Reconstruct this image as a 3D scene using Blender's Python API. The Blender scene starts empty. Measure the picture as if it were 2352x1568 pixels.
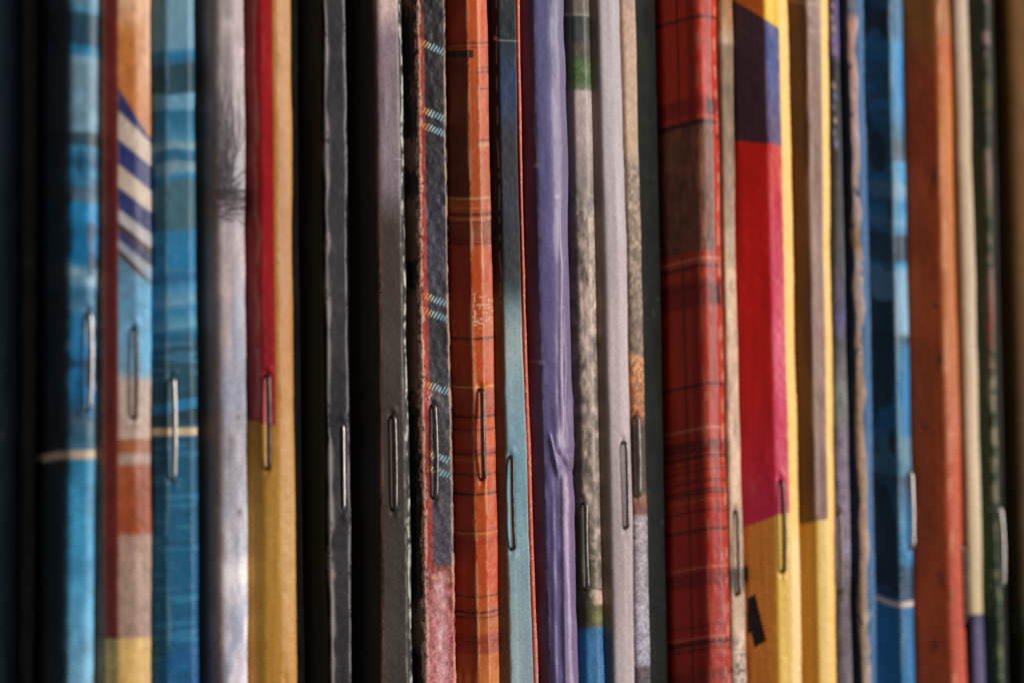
import bpy, math, random
import numpy as np

# ------------------------------------------------------------------ camera, world, lamp, exposure
D = 0.380                       # camera to the middle of the row (m)
PXM = 0.0000625                 # metres per photo unit (photo drawn on a 2352 x 1568 grid) at the row's middle
TH = math.radians(30)           # the row recedes to the right
CT, ST = math.cos(TH), math.sin(TH)
EYE = 0.100                     # eye level above the shelf
sc = bpy.context.scene
col = sc.collection
cam_d = bpy.data.cameras.new("camera")
cam_d.sensor_width = 36
cam_d.lens = 36 * D / (2352 * PXM)
cam_d.clip_start = 0.01
cam_d.clip_end = 10
cam_d.dof.use_dof = True
cam_d.dof.focus_distance = 0.380
cam_d.dof.aperture_fstop = 9.5
cam = bpy.data.objects.new("camera", cam_d)
cam.location = (0, -D, EYE)
cam.rotation_euler = (math.radians(90), 0, 0)
col.objects.link(cam)
sc.camera = cam

w = bpy.data.worlds.new("World")
sc.world = w
w.use_nodes = True
w.node_tree.nodes["Background"].inputs[0].default_value = (1.0, 0.93, 0.86, 1)
w.node_tree.nodes["Background"].inputs[1].default_value = 0.13

lamp_d = bpy.data.lights.new("window_light", 'AREA')
lamp_d.shape = 'RECTANGLE'
lamp_d.size = 0.40
lamp_d.size_y = 0.80
lamp_d.energy = 10.6
lamp_d.color = (1.0, 0.93, 0.87)
lamp = bpy.data.objects.new("window_light", lamp_d)
col.objects.link(lamp)
la = math.radians(75)
lamp.location = (0.9 * math.sin(la), -0.9 * math.cos(la), EYE + 0.22)
from mathutils import Vector
lamp.rotation_euler = (Vector((0, 0, EYE)) - lamp.location).to_track_quat('-Z', 'Y').to_euler()

sc.view_settings.view_transform = 'Standard'
sc.view_settings.look = 'None'
sc.view_settings.exposure = 0
sc.view_settings.gamma = 1

# ------------------------------------------------------------------ helpers
def lat(n, seed):
    return np.random.RandomState(seed).rand(n, n)
_L = {}
def vn(x, y, seed=0):
    """smooth value noise, 0..1"""
    if seed not in _L: _L[seed] = lat(64, seed)
    G = _L[seed]
    x, y = np.broadcast_arrays(np.asarray(x, float), np.asarray(y, float))
    xi = np.floor(x).astype(int); yi = np.floor(y).astype(int)
    fx = x - xi; fy = y - yi
    fx = fx * fx * (3 - 2 * fx); fy = fy * fy * (3 - 2 * fy)
    a = G[xi % 64, yi % 64]; b = G[(xi + 1) % 64, yi % 64]
    c = G[xi % 64, (yi + 1) % 64]; d = G[(xi + 1) % 64, (yi + 1) % 64]
    return (a * (1 - fx) + b * fx) * (1 - fy) + (c * (1 - fx) + d * fx) * fy
def fbm(x, y, seed=0, o=4):
    s = 0; a = .5; t = 0
    for i in range(o):
        s = s + a * vn(x * 2 ** i, y * 2 ** i, seed + i); t += a; a *= .5
    return s / t
def sm(a, b, x):
    t = np.clip((x - a) / (b - a), 0, 1)
    return t * t * (3 - 2 * t)
def keys(Y, ks):
    ys = [k[0] for k in ks]
    return np.stack([np.interp(Y, ys, [k[1][i] for k in ks]) for i in range(3)], -1)
def mix(C, col, m):
    m = np.clip(m, 0, 1)[..., None]
    return C * (1 - m) + np.asarray(col, float) * m
def bnd(Y, a, b, e=3):
    return sm(a - e, a + e, Y) * (1 - sm(b - e, b + e, Y))
def ln(Y, y, w):
    return np.exp(-((Y - y) / w) ** 2)
def solid(Y, c):
    return np.ones(Y.shape + (3,)) * np.asarray(c, float)
def grain(C, X, Y, amt=.08, sx=4, sy=4, seed=5):
    n = fbm(X / sx, Y / sy, seed, 2) - .5
    return C * (1 + 2 * amt * n[..., None])
def scuff_or_glint(C, X, Y, xr, w, c, amt=.8, seed=1, sy=30, thr=.45, wob=5):
    """rubbed paper along a fold"""
    xx = xr + wob * (vn(Y / 60, 0, seed + 9) - .5) * 2
    ww = w * (.45 + 1.1 * vn(Y / sy, 3, seed))
    m = np.exp(-((X - xx) / ww) ** 2) * sm(thr - .25, thr + .2, .55 * vn(Y / sy, 1, seed + 2) + .45 * vn(X / 3, Y / 7, seed + 3))
    return mix(C, c, amt * m)
def flecks(C, X, Y, c, amt, seed, thr=.78, sx=3, sy=4):
    return mix(C, c, amt * sm(thr, thr + .08, vn(X / sx, Y / sy, seed)))
def inpoly(X, Y, P):
    m = np.zeros(X.shape, bool); n = len(P)
    for i in range(n):
        x1, y1 = P[i]; x2, y2 = P[(i + 1) % n]
        if y1 == y2: continue
        m ^= ((Y < y1) != (Y < y2)) & (X < (x2 - x1) * (Y - y1) / (y2 - y1) + x1)
    return m.astype(float)

def srgb2lin(c):
    c = np.clip(c / 255.0, 0, 1)
    return np.where(c <= .04045, c / 12.92, ((c + .055) / 1.055) ** 2.4)

# ------------------------------------------------------------------ materials
def paper_mat(name, rough, coat, bump, fibre, weave=0.0, spec=.4):
    m = bpy.data.materials.new(name); m.use_nodes = True
    nt = m.node_tree; N = nt.nodes; Lk = nt.links
    b = N["Principled BSDF"]
    at = N.new("ShaderNodeAttribute"); at.attribute_name = "print"
    we = N.new("ShaderNodeAttribute"); we.attribute_name = "wear"
    co = N.new("ShaderNodeAttribute"); co.attribute_name = "sheet"
    n1 = N.new("ShaderNodeTexNoise"); n1.inputs["Scale"].default_value = 3.2; n1.inputs["Detail"].default_value = 3
    Lk.new(co.outputs["Vector"], n1.inputs["Vector"])
    mr = N.new("ShaderNodeMapRange")
    mr.inputs[1].default_value = .25; mr.inputs[2].default_value = .75
    mr.inputs[3].default_value = 1 - fibre; mr.inputs[4].default_value = 1 + fibre
    Lk.new(n1.outputs["Fac"], mr.inputs[0])
    mul = N.new("ShaderNodeVectorMath"); mul.operation = 'SCALE'
    Lk.new(at.outputs["Color"], mul.inputs[0]); Lk.new(mr.outputs[0], mul.inputs["Scale"])
    Lk.new(mul.outputs[0], b.inputs["Base Color"])
    rr = N.new("ShaderNodeMapRange")
    rr.inputs[3].default_value = rough; rr.inputs[4].default_value = .85
    Lk.new(we.outputs["Fac"], rr.inputs[0])
    n2 = N.new("ShaderNodeTexNoise"); n2.inputs["Scale"].default_value = .6; n2.inputs["Detail"].default_value = 4
    Lk.new(co.outputs["Vector"], n2.inputs["Vector"])
    ad = N.new("ShaderNodeMath"); ad.operation = 'MULTIPLY_ADD'
    ad.inputs[1].default_value = .25; Lk.new(n2.outputs["Fac"], ad.inputs[0])
    sb = N.new("ShaderNodeMath"); sb.operation = 'SUBTRACT'; sb.inputs[1].default_value = .12
    Lk.new(rr.outputs[0], sb.inputs[0]); Lk.new(sb.outputs[0], ad.inputs[2])
    Lk.new(ad.outputs[0], b.inputs["Roughness"])
    b.inputs["Specular IOR Level"].default_value = spec
    b.inputs["Coat Weight"].default_value = coat
    b.inputs["Coat Roughness"].default_value = .22
    n3 = N.new("ShaderNodeTexNoise"); n3.inputs["Scale"].default_value = 2.2; n3.inputs["Detail"].default_value = 4
    Lk.new(co.outputs["Vector"], n3.inputs["Vector"])
    bp = N.new("ShaderNodeBump"); bp.inputs["Strength"].default_value = bump; bp.inputs["Distance"].default_value = .0002
    Lk.new(n3.outputs["Fac"], bp.inputs["Height"])
    last = bp
    if weave:
        wv = N.new("ShaderNodeTexWave"); wv.inputs["Scale"].default_value = 1.1; wv.inputs["Distortion"].default_value = 1.2
        wv.inputs["Detail"].default_value = 2; wv.bands_direction = 'DIAGONAL'
        Lk.new(co.outputs["Vector"], wv.inputs["Vector"])
        b2 = N.new("ShaderNodeBump"); b2.inputs["Strength"].default_value = weave; b2.inputs["Distance"].default_value = .0002
        Lk.new(wv.outputs["Fac"], b2.inputs["Height"]); Lk.new(bp.outputs[0], b2.inputs["Normal"])
        last = b2
    Lk.new(last.outputs[0], b.inputs["Normal"]); 
    return m
MAT = {
    'gloss': paper_mat("glossy_cover", .38, .08, .03, .08, 0, .28),
    'satin': paper_mat("satin_cover", .52, .04, .06, .10, 0, .22),
    'matte': paper_mat("matte_cover", .75, 0.0, .12, .14, 0, .2),
    'cloth': paper_mat("textured_cover", .52, .05, .22, .22, .05, .3),
}
def plain(name, c, rough, metal=0.0, noise=.2, scale=200):
    m = bpy.data.materials.new(name); m.use_nodes = True
    N = m.node_tree.nodes; Lk = m.node_tree.links; b = N["Principled BSDF"]
    tc = N.new("ShaderNodeTexCoord"); n = N.new("ShaderNodeTexNoise")
    n.inputs["Scale"].default_value = scale; n.inputs["Detail"].default_value = 5
    Lk.new(tc.outputs["Object"], n.inputs["Vector"])
    r = N.new("ShaderNodeValToRGB")
    r.color_ramp.elements[0].position = .3; r.color_ramp.elements[1].position = .7
    r.color_ramp.elements[0].color = tuple(x * (1 - noise) for x in c) + (1,)
    r.color_ramp.elements[1].color = tuple(min(1, x * (1 + noise)) for x in c) + (1,)
    Lk.new(n.outputs["Fac"], r.inputs["Fac"]); Lk.new(r.outputs["Color"], b.inputs["Base Color"])
    b.inputs["Roughness"].default_value = rough; b.inputs["Metallic"].default_value = metal
    return m
STEEL = plain("staple_steel", (.24, .225, .21), .42, 1.0, .35, 900)
STEEL_BRIGHT = plain("bright_staple_steel", (.62, .60, .58), .34, 1.0, .15, 900)
STEEL_DARK = plain("tarnished_staple_steel", (.15, .125, .11), .44, 1.0, .4, 900)
PAGES = plain("page_paper", (.55, .50, .42), .8, 0, .12, 300)
WOOD = plain("dark_shelf_wood", (.035, .026, .02), .6, 0, .3, 25)

# ------------------------------------------------------------------ geometry of the row
def pt(t, v):   # metres in the row's frame -> (x right, y depth from the camera)
    return t * CT + v * ST, D + t * ST - v * CT
def scrx(t, v):
    x, y = pt(t, v)
    return 1176 + x / y * D / PXM
def t_at(X, v):
    xs = (X - 1176) * PXM / D
    return (xs * (D - v * CT) - v * ST) / (CT - xs * ST)

Z0, Z1 = -EYE, 0.165
DENSE = .062

def quad_grid(nr, nc):
    i = np.arange((nr - 1) * (nc - 1)); r = i // (nc - 1); c = i % (nc - 1)
    a = r * nc + c
    return np.stack([a, a + 1, a + nc + 1, a + nc], -1)

def np_mesh(name, V, F, mat, smooth=True):
    me = bpy.data.meshes.new(name)
    n = len(V); k = len(F)
    me.vertices.add(n); me.vertices.foreach_set("co", V.astype(np.float32).ravel())
    me.loops.add(k * 4); me.loops.foreach_set("vertex_index", F.astype(np.int32).ravel())
    me.polygons.add(k)
    me.polygons.foreach_set("loop_start", (np.arange(k) * 4).astype(np.int32))
    if smooth: me.polygons.foreach_set("use_smooth", np.ones(k, bool))
    me.update(calc_edges=True)
    me.materials.append(mat)
    return me

LAST = [1.0, None, 0.0, None]
def magazine(label, X0, v0, segs, lean, paint, mat='gloss', rnd=.35, step=.18, staple=None,
             wob=.12, rough=.03, seed=1, disp=None, dark=None, depth=.165, e=0.0):
    """X0, v0: leftmost visible edge of the spine (photo unit; mm out from the row's plane)
       segs: (X, tilt) facets of the folded spine, tilt in degrees, + = faces left
       lean: ((L, R) top), ((L, R) middle), ((L, R) bottom)"""
    def fold(v0):
        v = v0; t = t_at(X0, v)
        P = [(t, v)]
        for X, tau in segs:
            tau = math.radians(tau)
            dt, dv = math.cos(tau), math.sin(tau)
            dx, dy = dt * CT + dv * ST, dt * ST - dv * CT
            x, y = pt(t, v); xs = (X - 1176) * PXM / D
            k = (xs * y - x) / (dx - xs * dy)
            t += k * dt; v += k * dv
            P.append((t, v))
        return np.array(P)
    v = v0 / 1000.
    if e is not None:            # the fold's right edge comes out to e mm, but never in front of the left neighbour's cover
        for _ in range(4):
            P = fold(v); rise = P[-1, 1] - P[0, 1]
            ee = min(e / 1000, LAST[0] + rise - .0011)
            v = ee - rise
        LAST[0] = ee
    P = fold(v)

    ext = .006
    P = np.vstack([[P[0, 0], P[0, 1] - ext], P, [P[-1, 0], P[-1, 1] - ext]])
    seg = np.hypot(*np.diff(P, axis=0).T); S = np.concatenate([[0], np.cumsum(seg)])
    h = .00004
    sf = np.arange(0, S[-1], h)
    Q = np.stack([np.interp(sf, S, P[:, 0]), np.interp(sf, S, P[:, 1])], -1)
    sg = rnd / 1000 / h
    kk = np.arange(-int(3 * sg) - 1, int(3 * sg) + 2); K = np.exp(-.5 * (kk / sg) ** 2); K /= K.sum()
    pad = len(kk) // 2
    Qp = np.vstack([Q[:1] + (np.arange(-pad, 0)[:, None]) * (Q[1] - Q[0]), Q,
                    Q[-1:] + (np.arange(1, pad + 1)[:, None]) * (Q[-1] - Q[-2])])
    Q = np.stack([np.convolve(Qp[:, i], K, 'valid') for i in range(2)], -1)[:len(sf)]
    n = max(12, int(S[-1] / (step / 1000)))
    ss = np.linspace(0, sf[-1], n)
    q = np.stack([np.interp(ss, sf, Q[:, i]) for i in range(2)], -1)
    # the covers run straight back
    back = np.array([-depth, -depth * .6, -depth * .3, -depth * .15])
    lt = np.stack([np.full(4, q[0, 0]), q[0, 1] + back + .0], -1)
    rt = np.stack([np.full(4, q[-1, 0]), q[-1, 1] + back[::-1]], -1)
    lt[:, 1] = np.minimum(lt[:, 1], q[0, 1] - .002); rt[:, 1] = np.minimum(rt[:, 1], q[-1, 1] - .002)
    q = np.vstack([lt, q, rt])
    sa = np.concatenate([[0], np.cumsum(np.hypot(*np.diff(q, axis=0).T))])
    front = np.zeros(len(q), bool); front[4:-4] = True
    tg = np.gradient(q, axis=0); tg /= np.linalg.norm(tg, axis=1)[:, None] + 1e-12
    nm = np.stack([-tg[:, 1], tg[:, 0]], -1)
    # rows
    nz = 560
    z = np.concatenate([np.linspace(Z0, -DENSE, 5)[:-1], np.linspace(-DENSE, DENSE, nz), np.linspace(DENSE, Z1, 7)[1:]])
    x_, y_ = pt(P[1:-1, 0].mean(), P[1:-1, 1].mean())
    Yr = 784 - z / y_ * D / PXM
    Xc = scrx(q[:, 0], q[:, 1])
    (aL, aR), (bL, bR), (cL, cR) = lean
    # nominal X is the middle of the photo
    u = np.clip((Xc - bL) / max(1, bR - bL), 0, 1)
    Yc = np.clip(Yr, -150, 1718) / 784 - 1     # -1 top .. 1 bottom
    def quadf(a, b, c): return (c - a) / 2 * Yc + ((a + c) / 2 - b) * Yc ** 2
    dL = quadf(aL, bL, cL); dR = quadf(aR, bR, cR)
    shift = (dL[:, None] * (1 - u)[None] + dR[:, None] * u[None]) * PXM * y_ / D / CT
    Xg = np.broadcast_to(Xc[None], (len(z), len(q))).copy(); Yg = np.broadcast_to(Yr[:, None], Xg.shape).copy()
    sg_ = np.broadcast_to(sa[None] * 1000, Xg.shape)
    zz = z[:, None] * 1000
    d = wob * (vn(zz / 14 + 7, sg_ / 5, seed) - .5) * 2 + wob * .5 * (vn(zz / 5, sg_ / 3, seed + 1) - .5) * 2
    d = d + rough * (fbm(zz / .9, sg_ / .9, seed + 2, 2) - .5) * 2
    rd_ = random.Random(seed * 31 + 7)
    for _ in range(7):
        zc = rd_.uniform(-50, 50); scn = rd_.uniform(sa[4], sa[-5]) * 1000
        d = d + rd_.uniform(-.13, .10) * np.exp(-((sg_ - scn) / rd_.uniform(.3, .8)) ** 2 - ((zz - zc) / rd_.uniform(.6, 3)) ** 2)
    sst = None
    if staple:
        sx, y0, y1 = staple[:3]
        Ycn = (y0 + y1) / 2
        r = np.argmin(abs(Yr - Ycn))
        Xrow = scrx(q[:, 0] + shift[r], q[:, 1])
        vis = np.where(front)[0]
        # first (nearest) crossing on the visible fold
        best = vis[np.argmin(abs(Xrow[vis] - sx) + 1e3 * (q[vis, 1] < P[1:-1, 1].min() - .0005))]
        sst = best
        ga = 1.0 if len(staple) < 7 else .15
        gy = ga * sm(y0 - 26, y0 + 6, Yg) * (1 - sm(y1 - 6, y1 + 26, Yg))
        d = d - .34 * np.exp(-((sg_ - sa[best] * 1000 + .22) / .40) ** 2) * gy
        for ye in (y0, y1):
            d = d + .16 * np.exp(-((sg_ - sa[best] * 1000 - .1) / .5) ** 2 - ((Yg - ye + (14 if ye == y0 else -14)) / 9) ** 2)
    if disp is not None:
        d = d + disp(Xg, Yg)
    d = d * front[None] / 1000
    T = q[None, :, 0] + shift + d * nm[None, :, 0]
    Vv = q[None, :, 1] + d * nm[None, :, 1]
    t0 = P[1:-1, 0].mean(); v00 = P[1:-1, 1].mean()
    bx, by = t0 * CT + v00 * ST, t0 * ST - v00 * CT
    root = bpy.data.objects.new("magazine", None)
    root.empty_display_size = .01
    root.location = (bx, by, 0); root.rotation_euler = (0, 0, TH)
    root['label'] = label; root['category'] = 'magazine'; root['group'] = 'worn magazines standing side by side with their spines out'
    col.objects.link(root)
    V = np.stack([T - t0, -(Vv - v00), np.broadcast_to((z + EYE)[:, None], T.shape)], -1).reshape(-1, 3)
    me = np_mesh("cover", V, quad_grid(len(z), len(q)), MAT[mat])
    res = paint(Xg, np.clip(Yg, -40, 1610))
    backs = ss > S[-2] + .0004
    C, W = res if isinstance(res, tuple) else (res, np.zeros(Xg.shape))
    if dark is not None:                       # unseen back cover, darkened to cut its bounce light into the gap
        C = C.copy(); C[:, np.concatenate([np.zeros(4, bool), backs, np.ones(4, bool)])] = dark
    C = C * (1 + .07 * (fbm(Xg / 5, Yg / 260, seed + 40, 3)[..., None] - .5) * 2)
    if len(q) > 24:
        C = flecks(C, Xg, Yg, (188, 178, 168), .40, seed + 55, .962, 2.6, 3.2)
        hair = np.exp(-((vn(Xg / 9, Yg / 60, seed + 70) - .5) / .012) ** 2) * sm(.72, .82, vn(Xg / 40, Yg / 50, seed + 71))
        C = mix(C, (190, 180, 172), .22 * hair)
    g_ = C.mean(-1, keepdims=True); C = g_ + (C - g_) * 1.10
    lin = srgb2lin(C).reshape(-1, 3)
    a = me.attributes.new("print", 'FLOAT_COLOR', 'POINT')
    a.data.foreach_set("color", np.hstack([lin, np.ones((len(lin), 1))]).astype(np.float32).ravel())
    a = me.attributes.new("wear", 'FLOAT', 'POINT')
    a.data.foreach_set("value", W.astype(np.float32).ravel())
    a = me.attributes.new("sheet", 'FLOAT_VECTOR', 'POINT')
    a.data.foreach_set("vector", np.stack([sg_, np.broadcast_to(zz, sg_.shape), np.full(sg_.shape, seed * 3.7)], -1).astype(np.float32).ravel())
    ob = bpy.data.objects.new("cover", me); ob.parent = root; col.objects.link(ob)
    # page block between the covers
    tl, tr = q[0, 0] + .00025, q[-1, 0] - .00025
    if tr - tl > .0004:
        vf = min(q[4, 1], q[-5, 1]) - .0006; vb = -depth + min(q[4, 1], q[-5, 1]) + .004
        R = []
        rows = (0, 4, 4 + nz // 4, 4 + nz // 2, 4 + 3 * nz // 4, 3 + nz, len(z) - 1)
        for zi in rows:
            for tt, vv, sh in ((tl, vf, shift[zi, 4]), (tr, vf, shift[zi, -5]), (tr, vb, shift[zi, -5]), (tl, vb, shift[zi, 4])):
                R.append((tt + sh - t0, -(vv - v00), np.clip(z[zi], Z0 + .001, Z1 - .001) + EYE))
        F = []
        for k in range(0, 4 * (len(rows) - 1), 4):
            for i in range(4):
                j = (i + 1) % 4
                F.append((k + i, k + j, k + j + 4, k + i + 4))
        kt = 4 * (len(rows) - 1)
        F += [(3, 2, 1, 0), (kt, kt + 1, kt + 2, kt + 3)]
        pm = np_mesh("page_block", np.array(R), np.array(F), PAGES, False)
        po = bpy.data.objects.new("page_block", pm); po.parent = root; col.objects.link(po)
    if staple:
        sx, y0, y1 = staple[:3]; sm_ = staple[3] if len(staple) > 3 else STEEL
        bow = staple[4] if len(staple) > 4 else .15; thin = staple[6] if len(staple) > 6 else 1.0
        zt = -(y0 - 784) * PXM * y_ / D; zb = -(y1 - 784) * PXM * y_ / D
        path = []
        N_ = 26; rad = .00028 * thin
        nx, nv = nm[sst]
        tx, tv = tg[sst]
        def P3(zv, out, side=0.0):
            r = np.argmin(abs(z - zv))
            tt = T[r, sst] - d[r, sst] * nx + out * nx + side * tx; vv = Vv[r, sst] - d[r, sst] * nv + out * nv + side * tv
            return (tt - t0, -(vv - v00), zv + EYE)
        rs = .0007
        outs = .00046 if thin == 1.0 else .00016
        path.append(P3(zt, -.0016))
        for k in range(5):
            a_ = math.pi / 2 * k / 4
            path.append(P3(zt - rs * (1 - math.cos(a_)), outs - rs + rs * math.sin(a_)))
        rs2 = random.Random(seed)
        for k in range(1, N_):
            f = k / N_
            path.append(P3(zt - rs + (zb - zt + 2 * rs) * f, outs + bow / 1000 * math.sin(math.pi * f) + rs2.uniform(-.00002, .00002), (staple[5] if len(staple) > 5 else .05) / 1000 * math.sin(math.pi * f)))
        for k in range(5):
            a_ = math.pi / 2 * (1 - k / 4)
            path.append(P3(zb + rs * (1 - math.cos(a_)), outs - rs + rs * math.sin(a_)))
        path.append(P3(zb, -.0016))
        pts = np.array(path); tgt = np.gradient(pts, axis=0); tgt /= np.linalg.norm(tgt, axis=1)[:, None]
        ref = np.array([tx, -tv, 0.]); M = 10
        ref = ref / np.linalg.norm(ref)
        VV = []
        for p, g in zip(pts, tgt):
            e2 = np.cross(g, ref); e2 /= np.linalg.norm(e2)
            for k in range(M):
                an = 2 * math.pi * k / M
                VV.append(p + rad * (ref * math.cos(an) + e2 * math.sin(an)))
        FF = []
        for i in range(len(pts) - 1):
            for k in range(M):
                FF.append((i * M + k, i * M + (k + 1) % M, (i + 1) * M + (k + 1) % M, (i + 1) * M + k))
        s_me = np_mesh("staple", np.array(VV), np.array(FF), sm_)
        so = bpy.data.objects.new("staple", s_me); so.parent = root; col.objects.link(so)
    # overlap report
    tmin = (T[:, 4:-4].min(1)); tmax = T[:, 4:-4].max(1)
    if LAST[1] is not None:
        g = (tmin - LAST[1]).min() * 1000
        if g < -9: print("overlap %.2f mm : %s" % (g, label))
    LAST[1] = tmax; LAST[2] = P[-1, 0]; LAST[3] = lean
    return root

def set_back(label, v, Xn, vn_, lean_n, paint, seed):
    """a magazine pushed deeper into the shelf, between the last one built and the next one"""
    (aL, aR), (bL, bR), (cL, cR) = LAST[3]
    (nA, _), (nB, _), (nC, _) = lean_n
    keep = LAST[0]
    a = scrx(LAST[2] + .0003, v / 1000); b = scrx(t_at(Xn, vn_ / 1000) - .0009, v / 1000)
    L = ((a + aR - bR, b + nA - nB), (a, b), (a + cR - bR, b + nC - nB))
    r = magazine(label, a, v, [(b, 4)], L, paint, 'matte', .3, .4, seed=seed, wob=.05, e=None)
    LAST[0] = keep
    return r

# ------------------------------------------------------------------ the shelf
def box(name, x0, x1, y0, y1, z0, z1, mat):
    V = np.array([(x, y, z) for z in (z0, z1) for x, y in ((x0, y0), (x1, y0), (x1, y1), (x0, y1))])
    F = np.array([(3, 2, 1, 0), (4, 5, 6, 7), (0, 1, 5, 4), (1, 2, 6, 5), (2, 3, 7, 6), (3, 0, 4, 7)])
    o = bpy.data.objects.new(name, np_mesh(name, V, F, mat, False))
    o.rotation_euler = (0, 0, TH); o['kind'] = 'structure'
    col.objects.link(o)
    return o
box("shelf_board", -.16, .20, -.03, .24, -.02, -.0005, WOOD)
box("added_back_panel", -.16, .20, .2405, .252, -.02, .30, WOOD)  # unseen panel, added to keep world light out of the gaps

# ------------------------------------------------------------------ the printed covers (colour, with some shade and highlights painted in)
CREAM = (214, 190, 160)

def p_dark(c=(30, 28, 27), s=1):
    def f(X, Y):
        C = solid(Y, c)
        C = grain(C, X, Y, .25, 7, 60, s)
        return C
    return f
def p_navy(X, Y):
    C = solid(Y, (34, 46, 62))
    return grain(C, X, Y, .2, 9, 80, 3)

def p_bluecollage(X, Y):
    Yw = Y + 8 * (vn(X / 40, Y / 60, 11) - .5) - .10 * (X - 190)
    C = keys(Yw, [(0, (125, 170, 195)), (26, (85, 150, 185)), (36, (48, 82, 102)), (100, (42, 76, 98)), (110, (45, 122, 162)),
                  (126, (65, 132, 168)), (136, (128, 164, 186)), (300, (122, 158, 180)), (310, (52, 78, 92)), (332, (52, 82, 98)),
                  (340, (72, 150, 192)), (375, (44, 112, 152)), (402, (62, 142, 188)), (426, (62, 130, 170)), (436, (76, 104, 126)),
                  (460, (82, 112, 134)), (470, (42, 134, 184)), (600, (32, 124, 178)), (625, (125, 172, 202)), (655, (112, 166, 198)),
                  (672, (66, 134, 176)), (712, (92, 142, 172)), (726, (58, 134, 184)), (900, (46, 134, 194)), (945, (64, 122, 162)),
                  (956, (92, 122, 144)), (1005, (62, 116, 144)), (1040, (75, 124, 150)), (1052, (58, 140, 178)), (1300, (80, 164, 210)),
                  (1568, (140, 196, 230))])
    n = fbm(X / 30, Y / 45, 21, 3) - .5
    C = C * (1 + .5 * n[..., None])
    C = mix(C, (40, 66, 88), .7 * sm(.6, .75, vn(X / 26, Y / 38, 31)) * bnd(Y, 340, 960, 10))
    C = mix(C, (170, 196, 214), .6 * sm(.7, .85, vn(X / 22, Y / 24, 33)) * bnd(Y, 600, 960, 10))
    C = mix(C, (30, 36, 44), .86 * (1 - sm(146, 163, X + 5 * (vn(Y / 25, 0, 4) - .5))))  # shade of the left cover painted into the blue
    yc = 1043 + .0030 * np.clip(165 - X, 0, 60) ** 2
    C = mix(C, (226, 200, 172), .95 * bnd(Y, yc - 10, yc + 10, 3))
    return grain(C, X, Y, .06)

def p_stripes(X, Y):
    C = keys(Y, [(0, (222, 176, 140)), (40, (222, 170, 128)), (80, (196, 128, 66)), (230, (190, 118, 62)), (320, (196, 128, 86)), (640, (196, 128, 86))])
    C = mix(C, (226, 180, 146), sm(318, 350, X + .12 * (Y - 60)) * (1 - sm(120, 300, Y)))
    # slanting stripes
    e = Y - 1.15 * (X - 272) - 4 * np.sin((X - 272) / 12)
    k0 = 208
    sl = Y - .98 * (X - 272)
    C = mix(C, (46, 52, 98), sm(200, 206, Y - 1.55 * (X - 272)))
    C = mix(C, (208, 190, 176), sm(253, 259, Y - .95 * (X - 272)))
    C = mix(C, (46, 58, 112), sm(318, 324, Y - .80 * (X - 272)))
    C = mix(C, (204, 188, 172), sm(374, 380, Y - .80 * (X - 272)))
    C = mix(C, (48, 56, 108), sm(427, 433, Y - .76 * (X - 272)))
    C = mix(C, (182, 180, 180), sm(477, 483, Y - .74 * (X - 272)))
    C = mix(C, (70, 52, 52), sm(507, 512, Y - .80 * (X - 272)))
    C = mix(C, (62, 62, 104), sm(522, 528, Y - .82 * (X - 272)))
    C = mix(C, (160, 170, 182), sm(547, 553, Y - .80 * (X - 272)))
    C = mix(C, (74, 54, 46), sm(567, 573, Y - .98 * (X - 272)))
    B = keys(Y, [(560, (96, 132, 160)), (700, (104, 156, 190)), (850, (124, 168, 200)), (878, (196, 176, 166)), (960, (186, 164, 152)), (1004, (190, 168, 156)),
                 (1012, (150, 92, 56)), (1036, (160, 100, 64)), (1046, (176, 156, 148)), (1062, (176, 150, 140)), (1072, (152, 82, 48)), (1150, (156, 78, 44)),
                 (1222, (156, 78, 44)), (1232, (176, 146, 132)), (1350, (180, 152, 136)), (1460, (170, 142, 130)), (1467, (226, 190, 126)), (1600, (226, 186, 118))])
    mB = sm(582, 588, Y - .98 * (X - 272))
    C = C * (1 - mB[..., None]) + B * mB[..., None]
    C = mix(C, (92, 176, 220), sm(305, 330, X) * bnd(Y, 640, 860, 30) * .8)
    # red left side and pale outer line
    red = solid(Y, (150, 62, 54))
    m = 1 - sm(268, 274, X)
    m = m * (1 - sm(1462, 1467, Y))
    C = C * (1 - m[..., None]) + red * m[..., None]
    C = mix(C, (150, 118, 98), (1 - sm(240, 243, X)) * .8)
    C = mix(C, (40, 32, 30), bnd(X, 233, 236, 1.5) * .8)
    C = scuff_or_glint(C, X, Y, 272, 2, (200, 160, 140), .5, 41, 40, .45, 1)
    C = grain(C, X, Y, .10, 14, 20, 8)
    return grain(C, X, Y, .05)

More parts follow.
